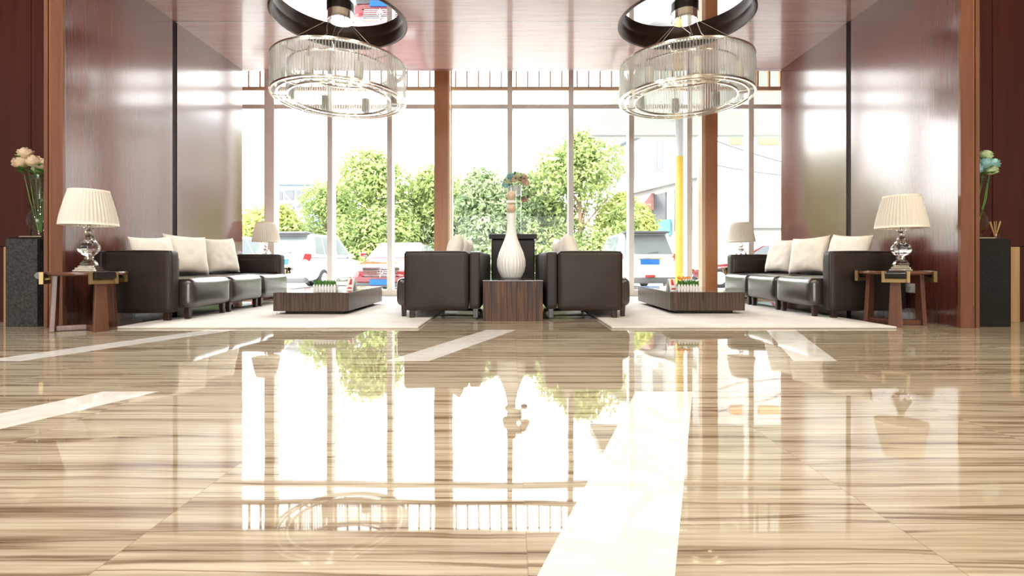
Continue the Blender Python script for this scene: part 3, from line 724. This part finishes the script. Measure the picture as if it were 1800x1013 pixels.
# ------------------------------------------------------------------ chandeliers
def ring(mb, r0, r1, z0, z1, n=96): return mb.lathe([(r0,z0), (r1,z0), (r1,z1), (r0,z1)], n, closed=True)
def chandelier(cx, cy, label):
    z0, z1, R0 = 2.46, 2.865, .74
    t = thing('chandelier', label, 'chandelier', (cx, cy, 0), 0, 'round glass rod chandeliers')
    ring(MB(), R0-.035, R0+.012, z1-.012, z1+.006).build('top_ring', m_nickel, t)
    ring(MB(), R0-.012, R0+.012, z0, z0+.02).build('outer_ring', m_nickel, t)
    ring(MB(), R0-.075, R0-.055, z0-.003, z0+.015).build('middle_ring', m_nickel, t)
    ring(MB(), .555, .575, z0-.003, z0+.02).build('inner_ring', m_nickel, t)
    ring(MB(), .555, .575, z1-.06, z1-.045).build('inner_top_ring', m_nickel, t)
    for k in range(8):
        a = 2*PI*(k+.3)/8
        MB().box(.55, R0+.01, -.008, .008, z0+.001, z0+.014, M=R(a)).build('spoke', m_nickel, t, flat=True)
        MB().box(.55, R0, -.006, .006, z1-.055, z1-.045, M=R(a)).build('top_spoke', m_nickel, t, flat=True)
        x, y = .645*math.cos(a+.39), .645*math.sin(a+.39)
        MB().lathe([(0,z0+.06), (.045,z0+.06), (.048,z0+.07), (.048,z0+.22), (.045,z0+.23), (0,z0+.23)], 24, T(x, y, 0)).build('lamp_tube', m_frost, t)
        MB().tube([(x, y, z0+.23), (x, y, z1-.05)], .006, 8).build('lamp_holder', m_nickel, t)
    # glass rods: the hundred nearest as parts, the others as one
    n = 150; angs = [2*PI*k/n for k in range(n)]
    angs.sort(key=lambda a: (cx+R0*math.cos(a))**2 + (cy+R0*math.sin(a))**2)
    rod = MB().lathe([(0,z0+.01), (.0095,z0+.01), (.0095,z1-.01), (0,z1-.01)], 8, cap=False).build('glass_rod', m_rod, t)
    for k, a in enumerate(angs[:100]):
        o = rod if k == 0 else rod.copy()
        if k: COL.objects.link(o); o.parent = t
        o.location = (R0*math.cos(a), R0*math.sin(a), 0)
    rest = MB()
    for a in angs[100:]: rest.lathe([(0,z0+.01), (.0095,z0+.01), (.0095,z1-.01), (0,z1-.01)], 8, T(R0*math.cos(a), R0*math.sin(a), 0), cap=False)
    tag(rest.build('far_glass_rods', m_rod, t), None, None, kind='stuff')
    inn = MB()
    for k in range(104):
        a = 2*PI*k/104; inn.lathe([(0,z0+.01), (.0095,z0+.01), (.0095,z1-.05), (0,z1-.05)], 8, T(.565*math.cos(a), .565*math.sin(a), 0), cap=False)
    tag(inn.build('inner_glass_rods', m_rod, t), None, None, kind='stuff')
    # canopy, wires, feed cables
    MB().lathe([(0,3.385), (.14,3.385), (.15,3.395), (.15,3.485), (0,3.485)], 48, cap=False).build('canopy', m_chrome, t)
    ring(MB(), .13, .157, 3.485, 3.534, 48).build('canopy_rim', m_black, t)
    for k in range(4):
        a = PI/4 + PI/2*k; c, s = math.cos(a), math.sin(a)
        MB().tube([(.10*c, .10*s, 3.39), ((R0-.02)*c, (R0-.02)*s, z1)], .0022, 6).build('suspension_wire', m_nickel, t)
    for sx in (-1, 1):
        MB().tube([(.08*sx, -.1, 3.39), (.10*sx, -.16, 3.25), (.06*sx+.02, -.3, 3.1), (.12*sx, -.45, 2.95), (.10*sx, -.55, z1-.04)], .0035, 6).build('feed_cable', m_nickel, t)
    return t
chandelier(-2.0, 5.65, 'large round glass rod chandelier hanging on the left')
chandelier(2.02, 5.65, 'large round glass rod chandelier hanging on the right')

# ------------------------------------------------------------------ outside
GZ = -.30
m_ground = simple('pale_paving', (.56,.555,.54), .8, var=.08, scale=1.2)
struct(MB().box(-70, 70, 8.35, 110, GZ-.2, GZ).build('ground', m_ground, flat=True))
struct(MB().box(-8.5, 8.5, 8.35, 8.9, GZ, -.02).build('ground_step', m_ground, flat=True))
m_carwhite = simple('car_white', (.55,.55,.545), .15, var=0, coat=.6)
m_carred = simple('car_red', (.17,.012,.016), .12, var=0, coat=1)
m_cardark = simple('car_glass', (.16,.18,.19), .05, var=0)
m_tyre = simple('tyre', (.02,.02,.02), .7, var=.1)
m_plate = simple('blue_plate', (.004,.10,.36), .5, var=0)
m_lens = simple('red_lens', (.30,.02,.02), .15, var=0)
m_headlens = simple('clear_lens', (.80,.83,.85), .08, var=0)
m_darkplastic = simple('dark_plastic', (.07,.07,.075), .5, var=0)

def ring_se(y, w, zb, zt, p=5, n=28, tuck=.0):
    pts = []
    zc, hz = (zb+zt)/2, (zt-zb)/2
    for k in range(n):
        a = 2*PI*k/n; c, s = math.cos(a), math.sin(a)
        x = w*math.copysign(abs(c)**(2/p), c); z = zc + hz*math.copysign(abs(s)**(2/p), s)
        x *= 1 - tuck*max(0, (z-zc)/hz)
        pts.append((x, y, z))
    return pts
def car(name, label, x, y, rz, paint, kind):
    t = thing(name, label, 'car', (x, y, GZ), rz, 'cars parked outside')
    if kind == 'suv':
        Ln, st, cb_, ct, zb, zt, hb, ht = 2.3, [(-2.3,.74,.42,.88),(-2.26,.86,.34,1.0),(-2.1,.91,.30,1.06),(-1.2,.93,.27,1.07),(.9,.93,.27,1.06),(1.6,.90,.28,1.0),(2.1,.86,.32,.92),(2.26,.78,.36,.84),(2.31,.62,.44,.74)], (-2.16,1.15), (-1.72,.25), 1.0, 1.74, .88, .69
    else:
        Ln, st, cb_, ct, zb, zt, hb, ht = 2.35, [(-2.35,.66,.45,.85),(-2.28,.82,.36,.95),(-1.7,.88,.28,1.0),(.5,.90,.26,.97),(1.2,.89,.26,.94),(1.8,.86,.27,.86),(2.2,.80,.30,.76),(2.33,.70,.34,.70),(2.37,.56,.40,.62)], (-1.75,1.05), (-1.1,.15), .92, 1.45, .82, .62
    body = MB().loft([ring_se(*s, tuck=.05) for s in st]).build('body', paint, t, angle=60, recalc=True)
    P = lambda sx, e, v: (sx*(hb + (ht-hb)*v), cb_[e] + (ct[e]-cb_[e])*v, zb + (zt-zb)*v)
    MB().hexa([P(-1,0,0), P(1,0,0), P(1,1,0), P(-1,1,0)], [P(-1,0,1), P(1,0,1), P(1,1,1), P(-1,1,1)], .07).build('cabin', paint, t, recalc=True)
    def pane(nm, c, off):
        c = [Vector(p) for p in c]; nrm = (c[1]-c[0]).cross(c[3]-c[0]).normalized()
        if nrm.dot(Vector(off)) < 0: nrm = -nrm
        MB().add([p + nrm*.012 for p in c] + [p - nrm*.02 for p in c], [(0,1,2,3), (7,6,5,4), (0,4,5,1), (1,5,6,2), (2,6,7,3), (3,7,4,0)]).build(nm, m_cardark, t, flat=True, recalc=True)
    for e, nm, s in ((0, 'rear_window', -1), (1, 'windscreen', 1)):
        a, b, c, d = [Vector(P(sx, e, v)) for sx, v in ((-1,.14), (1,.14), (1,.9), (-1,.9))]
        pane(nm, [a.lerp(b,.09), b.lerp(a,.09), c.lerp(d,.09), d.lerp(c,.09)], (0, s, 0))
    for sx in (-1, 1):
        def Q(f, v): return Vector(P(sx, 0, v)).lerp(Vector(P(sx, 1, v)), f)
        for f0, f1 in ((.09,.29), (.32,.58), (.61,.90)):
            pane('side_window', [Q(f0,.16), Q(f1,.16), Q(f1 if f1 < .7 else f1-.02,.88), Q(f0,.88)], (sx, 0, 0))
        for wy in (-1.4, 1.42):
            w = MB().lathe([(0,-.11), (.30,-.11), (.33,-.08), (.33,.08), (.30,.11), (0,.11)], 32, T(sx*.84, wy, .33) @ R(PI/2, 'Y'), cap=False).build('wheel', m_tyre, t)
            MB().lathe([(0,-.118), (.19,-.118), (.21,-.112), (.21,.112), (.19,.118), (0,.118)], 20, T(sx*.84, wy, .33) @ R(PI/2, 'Y'), cap=False).build('hub', m_alu, w)
        MB().cushion(sx*.98-.09, sx*.98+.09, (.62 if kind == 'suv' else .55)-.06, (.62 if kind == 'suv' else .55)+.06, 1.02, 1.15, .04).build('wing_mirror', paint, t)
        MB().tube([(sx*.84, .62, 1.02), (sx*.95, .62, 1.06)], .025, 6).build('mirror_stalk', m_darkplastic, t)
    if kind == 'suv':
        MB().cushion(-.66, .66, -2.02, -1.6, zt-.03, zt+.035, .03).build('spoiler', m_darkplastic, t)
        MB().box(-.27, .27, -2.315, -2.285, .80, .95, bev=.01).build('number_plate', m_plate, t)
        MB().cushion(-.80, .80, -2.33, -2.1, .26, .44, .05).build('rear_bumper', m_darkplastic, t)
        MB().box(-.14, .14, -2.345, -2.3, .44, .50, bev=.008).build('fog_lamp', m_lens, t)
        for sx in (-1, 1):
            MB().hexa([(sx*.74-.09, -2.30, .82), (sx*.74+.10, -2.20, .82), (sx*.74+.10, -2.1, .82), (sx*.74-.09, -2.1, .82)], [(sx*.80-.06, -2.27, 1.12), (sx*.80+.06, -2.17, 1.12), (sx*.80+.06, -2.05, 1.12), (sx*.80-.06, -2.05, 1.12)], .015).build('tail_lamp', m_lens, t, recalc=True)
        MB().box(-.34, .34, -2.31, -2.25, .96, .99, bev=.005).build('trim_strip', m_chrome, t)
        MB().tube([(0, -2.18, 1.12), (.28, -2.10, 1.16)], .012, 6).build('rear_wiper', m_darkplastic, t)
    else:
        g = MB()
        for k in range(5): g.box(-.44+.012*k, .44-.012*k, 2.30, 2.385, .70-.045*k, .715-.045*k)
        g.box(-.46, .46, 2.28, 2.37, .50, .52); g.box(-.46, .46, 2.28, 2.36, .72, .74); g.box(-.012, .012, 2.3, 2.39, .5, .74)
        gr = g.build('grille', m_chrome, t, flat=True)
        MB().box(-.45, .45, 2.27, 2.34, .50, .73).build('grille_back', m_darkplastic, gr, flat=True)
        em = MB().lathe([(.062,-.006), (.075,-.006), (.075,.006), (.062,.006)], 32, T(0, 2.40, .62) @ R(PI/2, 'X'), closed=True)
        for k in range(3): em.box(-.006, .006, 0, .066, -.005, .005, M=T(0, 2.40, .62) @ R(PI/2, 'X') @ R(2*PI*k/3))
        em.build('emblem', m_chrome, gr, flat=True)
        MB().box(-.26, .26, 2.37, 2.40, .30, .44, bev=.008).build('number_plate', m_plate, t)
        MB().cushion(-.62, .62, 2.20, 2.37, .24, .36, .04).build('air_intake', m_darkplastic, t)
        for sx in (-1, 1): MB().cushion(sx*.66-.17, sx*.66+.17, 2.02, 2.30, .60, .78, .07).build('headlamp', m_headlens, t)
    return t
car('parked_car', 'white hatchback seen from behind outside the left panes, beside the red sedan', -6.62, 16.3, rad(-3), m_carwhite, 'suv')
car('parked_car', 'red sedan facing the window, left of the wooden column', -3.27, 14.4, rad(180), m_carred, 'sedan')
car('parked_car', 'white car seen squarely from behind, right of the middle sofas', 3.92, 16.0, 0, m_carwhite, 'suv')
car('parked_car', 'white car partly behind the left end wall, furthest left', -9.75, 17.0, rad(-2), m_carwhite, 'suv')
car('parked_car', 'red car glimpsed above the far armrest of the right sofa', 8.7, 16.4, rad(60), m_carred, 'sedan')

m_bark = simple('bark', (.16,.11,.07), .9, var=.3)
FOL = [foliage_mat('foliage_green', (.12,.17,.075), (.25,.32,.12), (.46,.52,.20)),
       foliage_mat('foliage_deep', (.10,.15,.09), (.22,.28,.15), (.40,.46,.25)),
       foliage_mat('foliage_lime', (.19,.23,.07), (.36,.40,.13), (.54,.56,.22))]
def tree(x, y, h, w, mi, label, seed, trunk=1.0):
    t = thing('tree', label, 'tree', (x, y, GZ), 0, 'trees outside the window')
    rnd = random.Random(seed); H = h - GZ
    blobs = []
    for k in range(26):
        f = rnd.random(); z = .16*H + f*.74*H; rr = w*.5*(1 - .75*f**1.8)
        a = rnd.uniform(0, 2*PI); d = rr*math.sqrt(rnd.random())
        blobs.append((Vector((d*math.cos(a), d*math.sin(a)*.8, z)), w*rnd.uniform(.16,.27)))
    blobs.append((Vector((0, 0, H - w*.16)), w*.17))
    m = MB()
    for c, r in blobs:
        for k in range(620):
            v = Vector((rnd.gauss(0,1), rnd.gauss(0,1), rnd.gauss(0,1))).normalized()
            p = c + v*r*rnd.uniform(.6, 1.08); p.z = max(p.z, .05)
            s = rnd.uniform(.07, .15)
            nrm = (v + Vector((rnd.gauss(0,.6), rnd.gauss(0,.6), rnd.gauss(0,.6)+.35))).normalized()
            u = nrm.orthogonal().normalized(); u = Matrix.Rotation(rnd.uniform(0, 2*PI), 3, nrm) @ u; q = nrm.cross(u)
            m.add([p - u*s, p + q*s*.45 - u*s*.1, p + u*s, p - q*s*.45 - u*s*.1], [(0,1,2,3)])
    m.build('foliage', FOL[mi], t, flat=True)
    tr = MB().tube([(0,0,0), (.05*w*.1, 0, H*.3), (.0, .05, H*.62)], [.16*trunk, .12*trunk, .05*trunk], 10)
    for k in range(5):
        a = 2*PI*k/5 + seed; z = H*(.28+.06*k)
        tr.tube([(0,0,z), (w*.16*math.cos(a), w*.16*math.sin(a), z+.14*H), (w*.26*math.cos(a), w*.26*math.sin(a), z+.22*H)], [.06,.04,.015], 6)
    tr.build('trunk', m_bark, t)
for a in [(-11.4, 23, 3.1, 3.4, 2, 'low pale bush-like tree outside at the far left'),
          (-8.6, 23, 4.0, 4.2, 0, 'green tree left of the third mullion, behind the white hatchback'),
          (-6.3, 22, 5.5, 4.4, 0, 'tall light green tree beyond the red sedan'),
          (-3.9, 23.5, 5.3, 4.4, 0, 'green tree just left of the wooden column'),
          (-1.5, 22, 4.85, 4.2, 1, 'green tree just right of the left wooden column'),
          (.9, 23.5, 5.0, 4.0, 1, 'deep green tree behind the white vase'),
          (3.1, 22, 6.4, 4.8, 0, 'tallest green tree, right of the white vase'),
          (5.3, 23, 3.9, 3.0, 2, 'yellow green small tree in front of the white building')]:
    tree(*a, seed=int(a[0]*10)+200)
# dense hedge behind the cars
tree(-2.8, 26.5, 4.2, 7.0, 1, 'wide dark shrub filling the gap between the middle trees', 31)

m_bw2 = simple('building_blue_grey', (.12,.135,.155), .8, var=.05)
m_bw = simple('building_white', (.34,.337,.33), .8, var=.04)
m_bwin = simple('building_window', (.055,.062,.068), .3, var=.1)
m_bblue = simple('pale_blue_panel', (.13,.20,.30), .6, var=.1)
m_roofblue = simple('roof_grey_blue', (.14,.18,.23), .6, var=.1)
m_pinkwall = simple('pink_awning', (.24,.12,.115), .7, var=.1)
m_teal = simple('teal_board', (.05,.24,.27), .6, var=.05)
m_yellow = simple('yellow_band', (.42,.27,.03), .5, var=.1, scale=12)
m_grey = simple('pole_grey', (.28,.29,.285), .5, var=.05)
m_sign = simple('sign_orange', (.34,.16,.06), .6, var=.15)
m_signblue = simple('sign_blue', (.05,.11,.24), .6, var=.05)
m_canopy = simple('canopy_soffit', (.34,.37,.34), .7, var=.05)

# receding white building, right of the trees: local x runs along the facade away from the viewer
ang = math.atan2(1, -.305)
b = thing('building', 'white two storey building with windows receding behind the trees', 'building', (9.8, 25.0, GZ), ang)
MB().box(0, 12, -6, 0, 0, 8.7).build('facade', m_bw, b, flat=True)
MB().box(-.3, 12.2, -6.2, .45, 8.7, 8.95).build('roof_eave', m_roofblue, b, flat=True)
MB().box(0, 12, 0, .35, 5.25, 5.5).build('ledge', m_bw, b, flat=True)
for k in range(5):
    fr = MB().box(.9+k*2.3, 2.1+k*2.3, -.02, .06, 6.2, 8.0).build('window', m_bw, b, flat=True)
    for j in range(2): MB().box(.98+k*2.3+j*.54, 1.48+k*2.3+j*.54, .04, .075, 6.28, 7.92).build('window_pane', m_bwin, fr, flat=True)
    MB().box(.7+k*2.3, 2.2+k*2.3, -.02, .06, 2.6, 4.9).build('shopfront', m_bwin, b, flat=True)
    if k < 3: MB().box(1.1+k*2.3, 1.8+k*2.3, .0, .32, 5.5, 6.0, bev=.03).build('air_conditioner', m_bw, b)
MB().hexa([(4.2,0,4.0), (9,0,4.0), (9,1.1,4.0), (4.2,1.1,4.0)], [(4.2,0,5.0), (9,0,5.0), (9,.2,5.0), (4.2,.2,5.0)]).build('awning', m_pinkwall, b, flat=True, recalc=True)
MB().box(2.4, 4.1, .1, .2, 2.4, 3.3).build('teal_board', m_teal, b, flat=True)

b = thing('building', 'pale building with orange and blue signs at the far right', 'building', (9.2, 20.5, GZ))
MB().box(0, 9, 0, 3.5, 0, 6.9).build('facade', m_bw, b, flat=True)
for x0, x1, mt in ((.05,.55,m_sign), (.70,.95,m_signblue), (1.25,2.15,m_sign), (2.25,2.4,m_signblue)):
    MB().box(x0, x1, -.08, .0, 5.85, 6.25, bev=.01).build('sign_board', mt, b)
for k in range(3):
    MB().box(.4+k*1.6, 1.5+k*1.6, -.03, .02, 3.4, 5.4).build('window', m_bw, b, flat=True)
MB().box(0, 9, -.2, 0, 2.3, 2.45).build('ledge', m_roofblue, b, flat=True)
MB().box(-.8, 9, -1.5, 0, 0, 2.1).build('low_wall', simple('cream_wall', (.30,.275,.23), .8, var=.05), b, flat=True)

b = thing('building', 'distant pale blue building seen at far left over the trees', 'building', (-26, 52, GZ))
MB().box(0, 6.5, 0, 6, 0, 9.2).build('facade', m_bw2, b, flat=True)
MB().box(-.2, 6.7, -.2, 6.2, 9.2, 9.5).build('roof_slab', m_roofblue, b, flat=True)
for k in range(5):
    for j in range(2): MB().box(.4+k*1.25, 1.35+k*1.25, -.06, .02, 6.2+j*1.4, 7.2+j*1.4).build('window', m_bwin, b, flat=True)
for k in range(4): MB().box(.3+k*1.5, 1.4+k*1.5, -.12, 0, 4.2, 5.6, bev=.02).build('sign_board', m_bblue, b)

t = thing('street_lamp', 'grey double arm street lamp in front of the distant blue building', 'street lamp', (-13.2, 30, GZ))
MB().tube([(0,0,0), (0,0,4.2)], [.10,.06], 10).build('pole', m_grey, t)
for s in (-1, 1):
    MB().tube([(0,0,4.0)] + [(s*2.2*math.sin(k*.17), 0, 4.0 + 1.9*math.sin(k*.26)) for k in range(1, 8)], .04, 8).build('lamp_arm', m_grey, t)
    MB().cushion(s*2.1-.25, s*2.1+.25, -.1, .1, 5.66, 5.80, .05).build('lamp_head', m_grey, t)

t = thing('canopy', 'pale canopy roof outside at the upper right, on a yellow post', 'canopy', (2.35, 9.2, 0))
MB().box(0, 9, 0, 5.2, 4.35, 4.6, bev=.02).build('canopy_slab', m_canopy, t)
MB().box(.0, 9, 5.2, 5.3, 4.3, 4.65).build('fascia', m_canopy, t, flat=True)
MB().lathe([(.125,GZ), (.125,4.36)], 24, T(2.12, 3.6, 0)).build('canopy_post', m_grey, t)
yb = MB()
yb.lathe([(.131,GZ), (.133,0), (.131,3.35), (.125,3.36)], 24, T(2.12, 3.6, 0)).build('yellow_wrap', m_yellow, t)
for k, (z0, z1, sag) in enumerate(((5.0, 3.6, .5), (4.4, 3.9, .45))):
    pts = [(7.4 + 7*f, (17.6, 18.6)[k] + .5*f, z0 + (z1-z0)*f - sag*4*f*(1-f)*.5) for f in [i/12 for i in range(13)]]
    tag(MB().tube(pts, .025, 6).build('overhead_cable', m_darkplastic), ['upper dark cable sagging in front of the sign building', 'lower dark cable sagging in front of the sign building'][k], 'cable', 'overhead cables')

# ------------------------------------------------------------------ light
w = bpy.data.worlds.new('World'); S.world = w; w.use_nodes = True
nt = w.node_tree; bg = nt.nodes['Background']
tc = nt.nodes.new('ShaderNodeTexCoord'); sp = nt.nodes.new('ShaderNodeSeparateXYZ'); nt.links.new(tc.outputs['Generated'], sp.inputs[0])
rp = ramp(nt, [(0.0, (.80,.79,.77)), (.5, (1,1,1)), (1.0, (.93,.965,1))]); nt.links.new(sp.outputs[2], rp.inputs[0])
nt.links.new(rp.outputs[0], bg.inputs['Color']); bg.inputs['Strength'].default_value = 8.0
sun = bpy.data.lights.new('sun', 'SUN'); sun.energy = 5; sun.angle = rad(3); sun.color = (1,.96,.88)
so = bpy.data.objects.new('sun', sun); COL.objects.link(so); so.rotation_euler = (rad(38), rad(-18), 0)
def lamp(x, y, z, size, power, col):
    l = bpy.data.lights.new('lobby_fill_light', 'AREA'); l.shape = 'DISK'; l.size = size; l.energy = power; l.color = col
    o = bpy.data.objects.new('lobby_fill_light', l); COL.objects.link(o); o.location = (x, y, z)
for x, y in ((-5,-4), (-1.7,-4), (1.7,-4), (5,-4), (-4.5,1.8), (-1.8,1.2), (1.8,1.2), (4.5,1.8)):  # unseen area lamps over the lobby, added to fill the interior
    lamp(x, y, 4.95, .7, 112 if x < 0 else 90, (1,.975,.93) if x < 0 else (1,.88,.68))

# ------------------------------------------------------------------ camera and view
cam = bpy.data.cameras.new('camera'); co = bpy.data.objects.new('camera', cam); COL.objects.link(co)
cam.sensor_width = 36; cam.lens = 850/1800*36
cam.shift_x = (900-899.5)/1800; cam.shift_y = -(506.5-461)/1800
co.location = (0, 0, .57); co.rotation_euler = (PI/2, 0, 0); cam.clip_start = .05; cam.clip_end = 300
S.camera = co
vs = S.view_settings; vs.view_transform = 'Standard'; vs.look = 'None'; vs.exposure = 0.35; vs.gamma = 1.0; vs.use_curve_mapping = False
cy = S.cycles
cy.use_denoising = True; cy.max_bounces = 10; cy.diffuse_bounces = 4; cy.glossy_bounces = 6; cy.transmission_bounces = 10; cy.transparent_max_bounces = 40
cy.caustics_reflective = False; cy.caustics_refractive = False; cy.sample_clamp_indirect = 6
